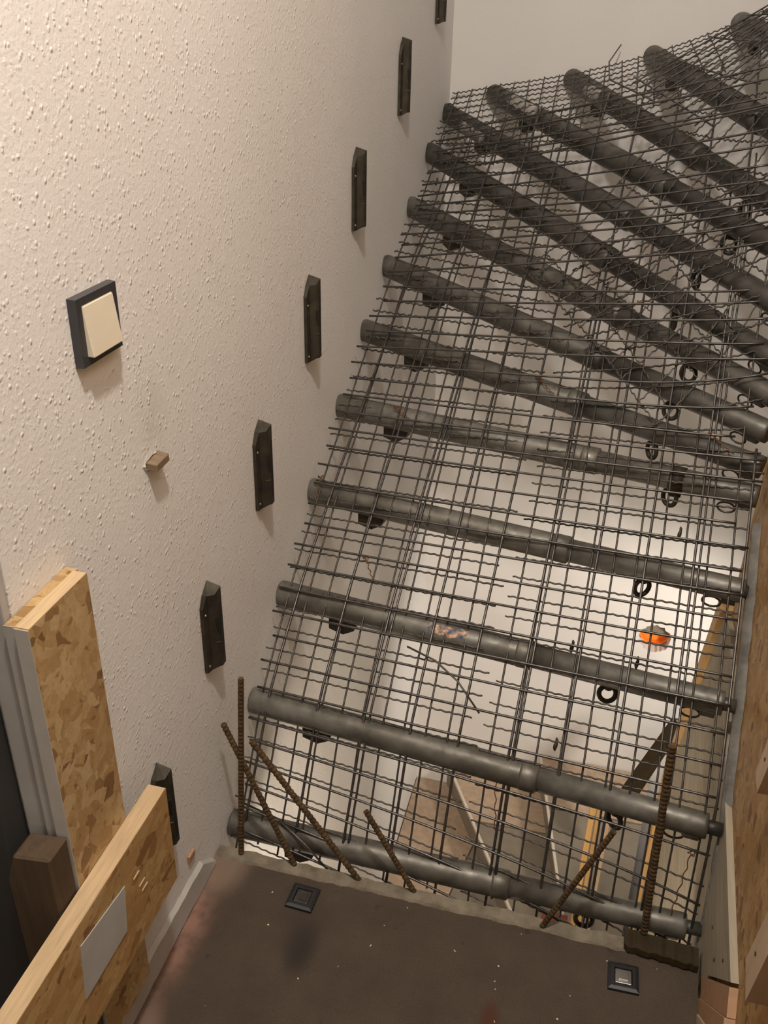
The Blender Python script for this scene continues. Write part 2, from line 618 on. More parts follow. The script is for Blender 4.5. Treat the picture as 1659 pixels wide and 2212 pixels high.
wi = yz_prism('wall_inner', [(-0.2, -3.0), (1.74, -3.0), (1.74, 2.6), (-0.2, 2.6)], 0.030, 0.16, M['plain'])
struct(wi, 'core wall between the two stair flights', 'wall')
osbw = yz_prism('osb_wall_panel', [(0.25, 0.012), (1.10, 0.012), (1.30, 0.12), (1.55, 0.25), (1.79, 0.28), (1.79, 2.2), (0.25, 2.2)], 0.012, 0.0295, M['osb_wall'])
tag(osbw, 'large brown strand board panel on the inner wall at the right edge', 'board')
ply = yz_prism('plywood_side_panel', [(1.085, 0.002), (1.07, 0.068), (0.939, 0.232), (1.36, 0.232), (1.44, 0.275), (1.55, 0.33), (1.68, 0.33), (1.79, 0.30),
                                    (1.86, 0.20), (1.98, -0.06), (2.09, -0.33), (2.16, -0.5), (2.16, -1.75), (1.165, -1.75), (1.165, 0.002)], 0.0, 0.0115, M['ply'])
tag(ply, 'pale limewashed plywood side panel under the strut ends on the right', 'panel')
post = yz_prism('timber_post', [(1.80, 0.30), (1.955, -0.05), (2.09, -0.36), (2.155, -0.52), (2.155, -1.75), (2.20, -1.75), (2.20, -0.50), (2.115, -0.30), (1.85, 0.32)], -0.012, 0.055, M['tan'])
tag(post, 'tan timber edge post at the far side of the plywood panel', 'post')
struct(box('trim_3', (0.965, 1.80, -1.75), (1.06, 1.97, 2.2), M['tan'], bevel=0.004), 'timber newel where the inner strut ends meet', 'newel')
# mortar band along the strut ends
bm = bmesh.new()
rr = random.Random(21)
cl = [(1.205, -0.06), (1.215, 0.03), (1.25, 0.16), (1.335, 0.265), (1.43, 0.355), (1.51, 0.42), (1.59, 0.49), (1.66, 0.54), (1.715, 0.58)]
rows = []
for (y0, z0), (y1, z1) in zip(cl, cl[1:]):
    for k in range(5):
        t = k / 5
        rows.append((y0 + (y1 - y0) * t, z0 + (z1 - z0) * t))
rv = []
for y, z in rows:
    w = 0.011 + rr.uniform(-0.005, 0.009)
    rv.append([bm.verts.new((xw(y + dy) - d, y + dy, z + dz)) for dy, dz, d in
               ((w * 0.9, -w, -0.0115), (w * 0.5, -w * 0.5, 0.002 + rr.uniform(0, .003)), (-w * 0.3, w * 0.3, 0.003), (-w * 0.7, w * 0.7, -0.0115))])
for a, c in zip(rv, rv[1:]):
    for k in range(3):
        bm.faces.new((a[k], a[k + 1], c[k + 1], c[k]))
mb = link('mortar_band', bm_mesh('mortar_band', bm, True), M['mortar'])
tag(mb, 'grey mortar smear along the strut ends on the plywood', 'mortar')

# ------------------------------------------------------------------ the struts of the stair
PIPES = [((0.0, 1.218, 0.005), (0.875, 1.209, 0.005)), ((0.0, 1.356, 0.207), (0.879, 1.256, 0.207)),
         ((0.0, 1.533, 0.352), (0.888, 1.415, 0.352)), ((0.0, 1.748, 0.490), (0.910, 1.583, 0.490)),
         ((0.0, 1.963, 0.610), (0.925, 1.745, 0.612)), ((0.0, 2.176, 0.730), (0.930, 1.800, 0.650)),
         ((0.0, 2.386, 0.843), (0.935, 1.840, 0.710)), ((0.0, 2.658, 0.947), (0.940, 1.880, 0.770)),
         ((0.0, 2.886, 1.064), (0.950, 1.910, 0.828)), ((0.0, 3.127, 1.152), (0.960, 1.940, 0.919)),
         ((0.141, 3.19, 1.207), (0.970, 1.960, 1.012)), ((0.379, 3.19, 1.259), (0.990, 1.980, 1.063)),
         ((0.610, 3.19, 1.329), (1.020, 2.000, 1.170)), ((0.844, 3.19, 1.420), (1.050, 2.000, 1.305))]
ORD = ['first', 'second', 'third', 'fourth', 'fifth', 'sixth', 'seventh', 'eighth', 'ninth', 'tenth', 'eleventh',
       'twelfth', 'thirteenth', 'fourteenth']
R_OUT, R_IN = 0.0265, 0.0228


def make_strut(k, A, B):
    R_OUT, R_IN = 0.0265 * (1 + 0.011 * k), 0.0228 * (1 + 0.011 * k)
    A, B = Vector(A), Vector(B)
    d = (B - A)
    L = d.length
    d.normalize()
    A = A + d * 0.002
    if k < 10:
        where = 'left wall'
        ends = ''
    else:
        where = 'back wall'
    label = '%s grey steel strut up from the landing, its end against the %s' % (ORD[k], where)
    t = thing('steel_strut', label, 'strut', A, 'steel struts carrying the wire mesh')

    def loc(p):
        return p - A
    P = lambda s: A + (B - A) * s
    js = 0.63 + 0.03 * math.sin(k * 2.1)
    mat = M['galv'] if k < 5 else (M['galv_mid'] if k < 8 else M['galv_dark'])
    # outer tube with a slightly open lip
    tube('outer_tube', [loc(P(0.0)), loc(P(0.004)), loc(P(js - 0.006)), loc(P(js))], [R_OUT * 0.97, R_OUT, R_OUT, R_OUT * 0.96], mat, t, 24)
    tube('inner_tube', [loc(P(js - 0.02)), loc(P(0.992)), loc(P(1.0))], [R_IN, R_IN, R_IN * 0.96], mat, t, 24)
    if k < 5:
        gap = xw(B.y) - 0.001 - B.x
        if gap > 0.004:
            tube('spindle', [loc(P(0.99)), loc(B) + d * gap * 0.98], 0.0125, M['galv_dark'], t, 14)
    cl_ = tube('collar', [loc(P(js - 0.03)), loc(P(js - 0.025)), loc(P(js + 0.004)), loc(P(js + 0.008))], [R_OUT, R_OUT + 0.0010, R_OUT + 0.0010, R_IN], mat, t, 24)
    # cast wedge foot under the tube near the wall
    side = d.cross(Vector((0, 0, 1))).normalized()
    dn = Vector((0, 0, -1))
    c0 = P(0.155) - A
    pts = []
    for u, w in ((-0.022, 0.012), (0.045, 0.012), (0.034, 0.042), (0.010, 0.057), (-0.022, 0.050)):
        pts.append(tuple(c0 + d * u + dn * w - side * 0.012))
    prism('wedge_foot', pts, tuple(side * 0.024), M['bronze'], t)
    # hanging ring of the locking pin below the joint
    ring_c = P(js + 0.17) - A + dn * (R_IN + 0.020)
    axd = (d + side * (0.8 * math.sin(k * 1.7))).normalized()
    ring = [ring_c + axd * (0.0155 * math.cos(a)) + dn * (0.0185 * math.sin(a)) for a in [2 * math.pi * i / 20 for i in range(20)]]
    rg = tube('pin_ring', ring, 0.0048, M['bronze'], t, 7, True)
    lug = P(js + 0.17) - A + dn * R_IN
    tube('pin_lug', [lug - dn * 0.012, lug + dn * 0.008], 0.008, M['bronze'], rg, 10)
    # small wire loop near the far end and the threaded nut
    lc = P(0.955) - A + dn * (R_IN + 0.014) - d * 0.012
    lp = [lc + d * (0.017 * math.cos(a)) + dn * (0.011 * math.sin(a)) for a in [2 * math.pi * i / 16 for i in range(16)]]
    tube('wire_loop', lp, 0.0022, M['wire'], t, 6, True)
    nut = P(0.975) - A
    tube('end_nut', [nut + dn * 0.012 - d * 0.014, nut + dn * 0.012 + d * 0.012], 0.021, M['galv_dark'], t, 6, smooth=False)
    return t


STRUTS = [make_strut(k, A, B) for k, (A, B) in enumerate(PIPES)]

# clamp on the fifth strut
A, B = Vector(PIPES[4][0]), Vector(PIPES[4][1])
dd = (B - A).normalized()
c0 = A + (B - A) * 0.835
cl = thing('tube_clamp', 'dark clamp band gripping the fifth steel strut near its right end', 'clamp', c0)
tube('band', [-dd * 0.014, dd * 0.014], 0.0262, M['bronze'], cl, 20)
bm = bmesh.new()
add_box(bm, (-0.012, -0.008, -0.038), (0.012, 0.008, -0.024), 0.002)
link('bolt_block', bm_mesh('bolt_block', bm), M['bronze'], cl)



# remains of paint and a printed strip on some struts: thin curved patches on the tube
def patch(strut_k, s0, s1, a0, a1, mat, name):
    A, B = Vector(PIPES[strut_k][0]), Vector(PIPES[strut_k][1])
    par = STRUTS[strut_k]
    d = (B - A).normalized()
    side = d.cross(Vector((0, 0, 1))).normalized()
    upd = side.cross(d)
    bm = bmesh.new()
    rr_ = random.Random(strut_k)
    rows = []
    for i in range(13):
        s = s0 + (s1 - s0) * i / 12
        e0, e1 = a0 + rr_.uniform(-6, 6), a1 + rr_.uniform(-6, 6)
        row = []
        for j in range(6):
            a = math.radians(e0 + (e1 - e0) * j / 5)
            row.append(bm.verts.new(A + (B - A) * s + (upd * math.cos(a) + side * math.sin(a)) * (R_OUT * (1 + 0.011 * strut_k) + 0.0006) - par.location))
        rows.append(row)
    for a_, c_ in zip(rows, rows[1:]):
        for j in range(5):
            bm.faces.new((a_[j], a_[j + 1], c_[j + 1], c_[j]))
    o_ = link(name, bm_mesh(name, bm, True), mat, par)
    return o_


def mat_print():
    mt, nt, b = new_mat('worn_printed_strip')
    v = coords(nt)
    c = ramp(nt, noise(nt, v, 95, 4), [(0.36, (0.03, 0.05, 0.10)), (0.47, (0.16, 0.17, 0.18)), (0.52, (0.45, 0.20, 0.10)), (0.62, (0.62, 0.46, 0.36))])
    nt.links.new(c, b.inputs['Base Color'])
    b.inputs['Roughness'].default_value = 0.5
    return mt


patch(2, 0.375, 0.465, 20, 62, mat_print(), 'printed_strip')['label'] = 'worn orange and blue printed strip'
M['limepaint'] = mat_plaster('lime_splash', (0.16, 0.15, 0.13), (0.46, 0.43, 0.40), 60)
patch(10, 0.10, 0.22, 10, 75, M['limepaint'], 'lime_splash')['label'] = 'pale lime splash'
patch(9, 0.10, 0.20, 60, 120, M['limepaint'], 'lime_splash')['label'] = 'pale lime splash'
patch(11, 0.12, 0.20, 40, 100, M['limepaint'], 'lime_splash')['label'] = 'pale lime splash'

# ------------------------------------------------------------------ height of the mesh lying on the struts
def height(x, y):
    ds, zs_ = [], []
    for (ax, ay, az), (bx, by, bz) in PIPES:
        dx, dy = bx - ax, by - ay
        l = math.hypot(dx, dy)
        ds.append((-dy * (x - ax) + dx * (y - ay)) / l)
        s = ((x - ax) * dx + (y - ay) * dy) / (l * l)
        zs_.append(az + min(max(s, -0.1), 1.1) * (bz - az))
    k = 0
    while k < len(PIPES) - 2 and ds[k + 1] > 0:
        k += 1
    den = ds[k] - ds[k + 1]
    t = ds[k] / den if abs(den) > 1e-6 else 0
    t = max(min(t, 1.5), -1.0)
    return zs_[k] + t * (zs_[k + 1] - zs_[k])


def draped(a, b, lift, step):
    """points every `step` metres of plan length from a to b, on the surface"""
    L = math.hypot(b[0] - a[0], b[1] - a[1])
    n_ = max(2, int(L / step))
    out = []
    for i in range(n_ + 1):
        t = i / n_
        x, y = a[0] + (b[0] - a[0]) * t, a[1] + (b[1] - a[1]) * t
        # average a little so that the wire bends softly over each strut
        h = (height(x, y) * 2 + height(x, y - 0.02) + height(x, y + 0.02)) / 4
        out.append(Vector((x, y, h + lift)))
    return out


def taut(pts, amount):
    z0, z1, n_ = pts[0].z, pts[-1].z, len(pts) - 1
    for i, p in enumerate(pts):
        chord = z0 + (z1 - z0) * i / n_
        p.z = p.z + (chord - p.z) * amount
    return pts


def wire(parent, a, b, lift, rad, mat, crimp=0.0, period=0.019, sides=5, bend=0.0, phase=0.0, stiff=0.0):
    if crimp:
        pts = taut(draped(a, b, lift, period / 4), stiff)
        s, prev = phase, pts[0]
        out = []
        for p in pts:
            s += (p - prev).length
            prev = p
            out.append(p + Vector((0, 0.3 * crimp, crimp)) * math.sin(2 * math.pi * s / period))
        pts = out
        sides = 4
    else:
        pts = taut(draped(a, b, lift, 0.03), stiff)
    if bend:
        n_ = len(pts)
        for i in range(n_):
            u = i / (n_ - 1)
            pts[i] = pts[i] + Vector((0, 0, bend * (max(0, u - 0.7) / 0.3) ** 2))
    return tube('wire', pts, rad, mat, parent, sides)


def arc_rows(x, y0, y1, step):
    """plan y positions spaced evenly along the sloping surface at x"""
    ys, y, acc = [y0], y0, 0.0
    h = height(x, y)
    while y < y1:
        y += 0.002
        h2 = height(x, y)
        acc += math.hypot(0.002, h2 - h)
        h = h2
        if acc >= step:
            ys.append(y)
            acc = 0
    return ys


ROT = [(1.2, -0.09), (1.6, -0.10), (2.0, -0.15), (2.15, -0.22), (2.45, -0.39), (2.65, -0.43), (3.2, -0.43)]


def rot_at(y):
    """plan slope of the cross wires: they turn with the winders"""
    for (y0, r0), (y1, r1) in zip(ROT, ROT[1:]):
        if y <= y1:
            return r0 + (r1 - r0) * max(0, (y - y0) / (y1 - y0))
    return ROT[-1][1]


# straight-rod sheet over the whole straight flight
rr = random.Random(17)
L0 = R_OUT + 0.0135
sheetA = thing('wire_mesh_sheet', 'top sheet of straight steel rods with wide meshes over the straight flight', 'wire mesh', (0, 0, 0), 'steel wire mesh on the stair')
for i, x0 in enumerate((0.045, 0.15, 0.246, 0.34, 0.434, 0.530, 0.625, 0.716, 0.804, 0.893)):
    y0 = 1.176 + rr.uniform(-0.003, 0.006)
    ytop = (2.90 if i < 6 else 2.75) + rr.uniform(-0.03, 0.03)
    if i >= 9:
        ytop = 1.80
    sl = 0.05 if i < 8 else 0.045
    xx = lambda y: x0 + sl * (y - 1.4)
    wire(sheetA, (xx(y0), y0), (xx(ytop), ytop), L0, 0.0028, M['wire'])
    if i in (2, 5, 8):
        wire(sheetA, (xx(y0) + 0.011, y0 + .01), (xx(2.2) + 0.009, 2.2), L0 - 0.002, 0.0024, M['wire'])
for j, y in enumerate(arc_rows(0.3, 1.196, 2.92, 0.0505)):
    xl = 0.006 + rr.uniform(0, 0.018) + (0.02 if y > 2.2 else 0)
    xr = xw(min(y, 1.75)) - 0.012 - rr.uniform(0, 0.012)
    if y > 1.75:
        xr = 0.93 + rr.uniform(-0.06, 0.0)
    rot = rot_at(y)
    wire(sheetA, (xl, y), (xr, y + rot * (xr - xl)), L0 + 0.0050, 0.0026, M['wire'], bend=(0.02 if j in (22,) else 0), stiff=min(0.9, max(0, (y - 1.9) / 0.2)))

# crimped sheets below it
def crimped_sheet(label, x0, x1, y0, y1, cell, lift, rnd, rot=0.0, shear=0.0, edge=0.012, xmax_fn=None):
    t = thing('wire_mesh_sheet', label, 'wire mesh', (0, 0, 0), 'steel wire mesh on the stair')
    r_ = random.Random(rnd)
    nL = int((x1 - x0 - 0.02) / cell)
    for i in range(nL + 1):
        x = x0 + 0.012 + i * cell
        ya, yb = y0 + r_.uniform(0, 0.012), y1 - r_.uniform(0, 0.02)
        if xmax_fn:
            while yb > ya and x + shear * (yb - y0) > xmax_fn(yb):
                yb -= 0.01
            if yb - ya < 0.05:
                continue
        wire(t, (x + shear * (ya - y0), ya), (x + shear * (yb - y0), yb), lift, 0.0020, M['crimp'], 0.0009, 0.021, phase=r_.random())
    for y in arc_rows((x0 + x1) / 2, y0 + 0.012, y1, cell):
        dx = shear * (y - y0)
        xl = x0 + dx - r_.uniform(0, edge)
        xr = x1 + dx + r_.uniform(-edge, edge)
        if xmax_fn:
            xr = min(xr, xmax_fn(y))
        wire(t, (max(0.004, xl), y), (xr, y + rot_at(y) * (xr - xl) + (rot if y < 1.9 else 0)), lift - 0.003, 0.0020, M['crimp'], 0.0009 if y < 2.0 else 0.0016, 0.0175, phase=r_.random(), stiff=min(0.85, max(0, (y - 1.9) / 0.2)))
    return t


lift_c = R_OUT + 0.0055
crimped_sheet('fine crimped wire sheet along the left wall, under the straight rods', 0.012, 0.452, 1.18, 2.90, 0.0425, lift_c, 31, rot=0.0, shear=0.012)
inner_lim = lambda y: (xw(y) - 0.014) if y < 1.76 else 0.96
SHEET_R = crimped_sheet('fine crimped wire sheet beside the plywood panel, right half of the flight', 0.474, 0.90, 1.18, 2.30, 0.0425, lift_c + 0.001, 32, rot=0.0, shear=0.028, xmax_fn=inner_lim)

# sheet against the back wall, following its line
t = thing('wire_mesh_sheet', 'crimped wire sheet along the back wall at the top of the winders', 'wire mesh', (0, 0, 0), 'steel wire mesh on the stair')
r_ = random.Random(33)
for j in range(13):
    y = 3.172 - j * 0.037
    xl = 0.006 + r_.uniform(0, 0.01) + (0.0 if j < 9 else 0.05)
    xr = 1.22
    wire(t, (xl, y), (xr, y - 0.13 * (xr - xl)), lift_c + 0.002, 0.0019, M['crimp'], 0.0021, 0.0175, phase=r_.random())
for i in range(27):
    x = 0.03 + i * 0.045
    wire(t, (x, 3.182 - r_.uniform(0, 0.008) - 0.13 * x), (x + 0.03 + r_.uniform(-.02, .02), 2.72 + r_.uniform(-0.03, 0.03)), lift_c + 0.005, 0.0019, M['crimp'], 0.0010, 0.021, phase=r_.random())

# diagonal piece lying over the inner winders
t = thing('wire_mesh_sheet', 'crumpled crimped wire piece laid diagonally over the inner strut ends', 'wire mesh', (0, 0, 0), 'steel wire mesh on the stair')
cx, cy, hx, hy, ca = 0.735, 2.23, 0.25, 0.27, math.radians(38)
for fam in range(2):
    n_ = 11
    for i in range(n_):
        u = -1 + 2 * i / (n_ - 1)
        jit = r_.uniform(-0.012, 0.012)
        if fam == 0:
            p, q = (u * hx + jit, -hy), (u * hx - jit, hy)
        else:
            p, q = (-hx, u * hy + jit), (hx, u * hy - jit)
        rotp = lambda w: (cx + w[0] * math.cos(ca) - w[1] * math.sin(ca), cy + w[0] * math.sin(ca) + w[1] * math.cos(ca))
        wire(t, rotp(p), rotp(q), lift_c + 0.010 + r_.uniform(0, 0.004), 0.0019, M['crimp'], 0.0022, 0.0185, phase=r_.random())

# mortar splashes stuck to the wires
for (x, y) in ((0.784, 1.666), (0.611, 1.470), (0.731, 1.453), (0.606, 1.330), (0.800, 1.348), (0.067, 2.705)):
    z = height(x, y) + lift_c
    n_ = 7
    tube('mortar_blob', [(x + 0.001 * math.sin(i), y - 0.0022 * i, z - 0.0035 * i) for i in range(n_)], [0.0012, 0.003, 0.0026, 0.0038, 0.004, 0.003, 0.001], M['bronze'], SHEET_R, 7)

# straight-rod sheet turned with the winders at the upper right
t = thing('wire_mesh_sheet', 'straight-rod wire sheet turned with the winders at the upper right', 'wire mesh', (0, 0, 0), 'steel wire mesh on the stair')
ca = math.radians(-24)
for i in range(9):
    u = i * 0.05
    p, q = (-0.10, u), (0.62, u)
    o_ = (0.82, 2.55)
    rotp = lambda w: (o_[0] + w[0] * math.cos(-ca) - w[1] * math.sin(-ca), o_[1] + w[0] * math.sin(-ca) + w[1] * math.cos(-ca))
    wire(t, rotp(p), rotp(q), L0 + 0.012, 0.0023, M['wire'])
for i in range(6):
    u = -0.08 + i * 0.1
    wire(t, rotp((u, -0.05)), rotp((u, 0.44)), L0 + 0.009, 0.0025, M['wire'])

# loose bent wires
lw = tube('bent_wire', [(x, y, height(x, y) + 0.05 + dz) for x, y, dz in ((0.515, 3.15, 0.02), (0.49, 3.06, 0.012), (0.50, 2.96, 0.0), (0.56, 2.85, 0.0), (0.63, 2.72, 0.0))], 0.0022, M['wire'], None, 6)
tag(lw, 'loose kinked wire hanging over the mesh by the back wall', 'wire')
lw = tube('bent_wire', [(x, y, height(x, y) + R_OUT + 0.022 + dz) for x, y, dz in ((0.30, 1.43, 0.0), (0.36, 1.41, 0.004), (0.41, 1.385, 0.0), (0.46, 1.345, -0.004))], 0.002, M['crimp'], None, 6)
tag(lw, 'single crooked wire end pointing down above the second strut', 'wire')
lw = tube('bent_wire', [(0.02, 1.235, 0.045), (0.10, 1.215, 0.045), (0.17, 1.18, 0.030), (0.22, 1.172, -0.02)], 0.0022, M['wire'], None, 6)
tag(lw, 'bent wire curling around the first strut near the left wall', 'wire')


# rusty binding wires
def tie(x, y, dx, dy, label, ln=0.055):
    z = height(x, y) + R_OUT + 0.02
    o1 = Vector((x, y, z))
    end = Vector((x + dx * ln, y + dy * ln, height(x + dx * ln, y + dy * ln) + R_OUT + 0.012))
    loop = [o1 + Vector((0.006 * math.cos(a), 0.004 * math.sin(a), 0.004 * math.sin(2 * a))) for a in [i * math.pi / 5 for i in range(11)]]
    tail = []
    for i in range(1, 22):
        u = i / 21
        p = o1.lerp(end, u)
        tail.append(p + Vector((0.0018 * math.cos(u * 26), 0.0018 * math.sin(u * 26), 0)))
    tag(tube('tie_wire', loop + tail, 0.0011, M['rustwire'], None, 5), label, 'wire', 'twisted binding wires')


tie(0.175, 1.575, 0.55, -0.75, 'rusty twisted binding wire above the third strut, left part')
tie(0.46, 1.97, 0.75, -0.6, 'rusty twisted binding wire above the fifth strut, mid span', 0.05)
tie(0.825, 1.83, 0.75, -0.6, 'rusty twisted binding wire by the right end of the sixth strut', 0.06)
tie(0.505, 1.285, 0.25, -0.8, 'rusty twisted binding wire below the second strut, mid span', 0.06)
tie(0.155, 1.905, 0.8, -0.5, 'rusty twisted binding wire above the fifth strut, beside the left wall', 0.04)
tie(0.86, 1.235, -0.3, -0.6, 'reddish binding wire above the first strut at its right end', 0.05)
tie(0.028, 1.735, 0.02, -0.9, 'dark twisted binding wire hanging below the left end of the fourth strut', 0.05)
tie(0.655, 2.12, 0.6, -0.5, 'dark rusty binding wire knotted on the seventh strut', 0.04)

# ------------------------------------------------------------------ reinforcing bars
def rebar(a, b, label, r=0.0052):
    a, b = Vector(a), Vector(b)
    d = b - a
    L = d.length
    n_ = int(L / 0.0022)
    pts, rad = [], []
    for i in range(n_ + 1):
        pts.append(a + d * (i / n_))
        rad.append(r * (1.0 + (0.12 if i % 4 < 2 else -0.05)))
    tag(tube('rebar', pts, rad, M['rust'], None, 8, smooth=False), label, 'rebar', 'rusty reinforcing bars in the landing edge')


rebar((0.047, 1.150, -0.02), (0.064, 1.169, 0.419), 'upright rusty reinforcing bar nearest the left wall')
rebar((0.165, 1.152, -0.02), (0.024, 1.168, 0.308), 'slanting rusty reinforcing bar leaning left with its tip lowest by the wall')
rebar((0.295, 1.152, -0.015), (0.071, 1.180, 0.268), 'longest slanting rusty reinforcing bar crossing behind the upright one', 0.0054)
rebar((0.402, 1.152, -0.02), (0.292, 1.163, 0.172), 'short rusty reinforcing bar leaning left at mid landing edge', 0.0050)
rebar((0.622, 1.142, -0.01), (0.717, 1.150, 0.259), 'rusty reinforcing bar leaning right at the landing edge', 0.0050)
rebar((0.802, 1.160, -0.01), (0.781, 1.174, 0.439), 'tall upright rusty reinforcing bar beside the plywood panel', 0.0062)

# ------------------------------------------------------------------ wall brackets
BR = [(0.938, 0.222), (1.163, 0.421), (1.425, 0.605), (1.724, 0.795), (2.065, 0.993), (2.48, 1.199), (2.905, 1.402)]
for k, (y, z) in enumerate(BR):
    lab = ['lowest dark metal wall bracket, half hidden behind the strand board', 'second dark wall bracket up, above the upright rebar',
           'third dark wall bracket up the left wall', 'fourth dark wall bracket up, level with the light switch',
           'fifth dark wall bracket up the left wall', 'sixth dark wall bracket up, beside the top of the mesh',
           'topmost dark wall bracket, cut by the upper picture edge'][k]
    t = thing('wall_bracket', lab, 'bracket', (0, y, z), 'dark brackets in a rising row on the left wall')
    k_ = 1.0 + 0.012 * k
    zt = lambda yy: (0.131 + 0.037 * min(1.0, yy / 0.022)) * k_

    def bar(name, prof, par, mat, z0=0.0, z1=None, drop=0.0):
        """plan profile extruded upright with the slanting cut on top"""
        bm = bmesh.new()
        lo = [bm.verts.new((px_, py_, z0 + (0.006 if px_ > 0.02 else 0.0))) for px_, py_ in prof]
        hi = [bm.verts.new((px_, py_, (zt(py_) - drop - (0.007 if px_ > 0.02 else 0.0)) if z1 is None else z1)) for px_, py_ in prof]
        n_ = len(prof)
        bm.faces.new(lo[::-1])
        bm.faces.new(hi)
        for q in range(n_):
            bm.faces.new((lo[q], lo[(q + 1) % n_], hi[(q + 1) % n_], hi[q]))
        bmesh.ops.triangulate(bm, faces=[f for f in bm.faces if len(f.verts) > 4])
        return link(name, bm_mesh(name, bm), mat, par)

    bar('flange', [(0.0005, 0.0), (0.0065, 0.0), (0.0095, 0.0120), (0.0005, 0.0120)], t, M['bronze'])
    hs = bar('housing', [(0.0005, 0.0122), (0.0105, 0.0122), (0.0215, 0.0175), (0.0255, 0.0215), (0.0255, 0.0340), (0.0005, 0.0340)], t, M['bronze'], 0.0005)
    # slot as a dark plate on the slanting face for its shade, and the lip of its cover
    prism('slot_shade', [(0.0195, 0.0160, 0.107), (0.0256, 0.0208, 0.107), (0.0256, 0.0208, 0.074), (0.0215, 0.0170, 0.084)], (0.0006, -0.0006, 0), M['recess_shade'], hs)
    prism('lip', [(0.0175, 0.0150, 0.0575), (0.0256, 0.0208, 0.0575), (0.0256, 0.0208, 0.0587), (0.0175, 0.0150, 0.0587)], (0.0008, -0.0008, 0), M['screw'], hs)
    prism('side_recess_shade', [(0.0256, 0.0235, 0.020), (0.0256, 0.0315, 0.020), (0.0256, 0.0315, 0.135), (0.0256, 0.0235, 0.135)], (0.0003, 0, 0), M['recess_shade'], hs)
    for zz in (0.118, 0.012):
        tube('screw', [(0.0075, 0.0055, zz), (0.0092, 0.0050, zz), (0.0098, 0.0048, zz)], [0.0030, 0.0028, 0.0015], M['screw'], t, 12)

# ------------------------------------------------------------------ light switch
sw = thing('light_switch', 'light switch with cream rocker in an anthracite frame on the left wall', 'switch', (0, 0.957, 1.103))
hw, hh = 0.046, 0.041
bm = bmesh.new()
outer = [(-hw, -hh), (hw, -hh), (hw, hh), (-hw, hh)]
inn = [(-0.0345, -0.031), (0.0345, -0.031), (0.0345, 0.031), (-0.0345, 0.031)]
v0 = [bm.verts.new((0.0004, a, b_)) for a, b_ in outer]
v1 = [bm.verts.new((0.0115, a * 0.985, b_ * 0.985)) for a, b_ in outer]
v2 = [bm.verts.new((0.0115, a, b_)) for a, b_ in inn]
v3 = [bm.verts.new((0.004, a, b_)) for a, b_ in inn]
for ra, rb in ((v0, v1), (v1, v2), (v2, v3)):
    for q in range(4):
        bm.faces.new((ra[q], ra[(q + 1) % 4], rb[(q + 1) % 4], rb[q]))
bm.faces.new(v3)
link('frame', bm_mesh('frame', bm), M['anthracite'], sw)
bm = bmesh.new()
rb_ = 0.0305
rw_ = 0.0340
add_prism(bm, [(0.0045, -rw_, -rb_), (0.0200, -rw_, -rb_), (0.0130, -rw_, rb_), (0.0045, -rw_, rb_)], (0, 2 * rw_, 0))
bmesh.ops.bevel(bm, geom=list(bm.edges), offset=0.0012, segments=2, affect='EDGES')
link('rocker', bm_mesh('rocker', bm), M['cream'], sw)

# wooden stub in the wall with torn plaster around it
st = thing('wooden_stub', 'broken brown wooden stub sticking out of the left wall below the switch', 'dowel', (0, 1.06, 0.872))
bm = bmesh.new()
add_prism(bm, [(0.0005, -0.017, -0.004), (0.0175, -0.017, -0.006), (0.0185, 0.020, -0.004), (0.0005, 0.020, -0.001)], (0, 0, 0.012))
bmesh.ops.bevel(bm, geom=list(bm.edges), offset=0.0012, segments=1, affect='EDGES')
link('stub', bm_mesh('stub', bm), M['stub'], st)
bm = bmesh.new()
rr = random.Random(8)
ring0 = [bm.verts.new((0.0003, 0.027 * math.cos(a) * rr.uniform(0.8, 1.1), 0.004 + 0.014 * math.sin(a) * rr.uniform(0.7, 1.3))) for a in [2 * math.pi * i / 18 for i in range(18)]]
ring1 = [bm.verts.new((0.002 + rr.uniform(-0.001, 0.002), 0.021 * math.cos(a), 0.003 + 0.009 * math.sin(a))) for a in [2 * math.pi * i / 18 for i in range(18)]]
for q in range(18):
    bm.faces.new((ring0[q], ring0[(q + 1) % 18], ring1[(q + 1) % 18], ring1[q]))
link('plaster_lip', bm_mesh('plaster_lip', bm), M['white'], st)

# ------------------------------------------------------------------ strand boards at the doorway
for k, (x0, x1, ya, lab) in enumerate(((0.0008, 0.0175, 0.703, 'back layer of the doubled upright strand board on the left wall'),
                                   (0.0182, 0.036, 0.697, 'front layer of the doubled upright strand board on the left wall'))):
    t = thing('strand_board', lab, 'board', (0, 0, 0.1), 'strand boards by the doorway')
    box('board', (x0, ya, 0.10 - 0.1), (x1, 0.818 + (0.010 if k == 0 else 0), 0.842 - 0.1 - (0.003 if k == 0 else 0)), M['osb'], t, 0.0008)
    if k == 1:
        box('top_edge', (x0, ya + 0.001, 0.7422 - (0.003 if k == 0 else 0)), (x1, 0.817, 0.7432 - (0.003 if k == 0 else 0)), M['osb_edge'], t)
    box('painted_edge', (x0, ya - 0.0012, 0.0), (x1, ya - 0.0002, 0.742 - (0.003 if k == 0 else 0)), M['white'], t)
t = thing('strand_board', 'long amber strand board on edge across the doorway at the lower left', 'board', (0, 0, 0), 'strand boards by the doorway')
prism('board', [(0.0365, -0.35, 0.235), (0.0365, 0.885, 0.248), (0.0365, 0.885, 0.4365), (0.0365, -0.35, 0.4365)], (0.0275, 0, 0), M['osb_low'], t)
box('top_edge', (0.0367, -0.35, 0.4367), (0.0638, 0.884, 0.4378), M['osb_edge'], t)
for (y, z) in ((0.772, 0.372), (0.783, 0.345), (0.788, 0.330)):
    box('splinter', (0.064, y, z), (0.0655, y + 0.016, z + 0.003), M['osb_edge'], t)
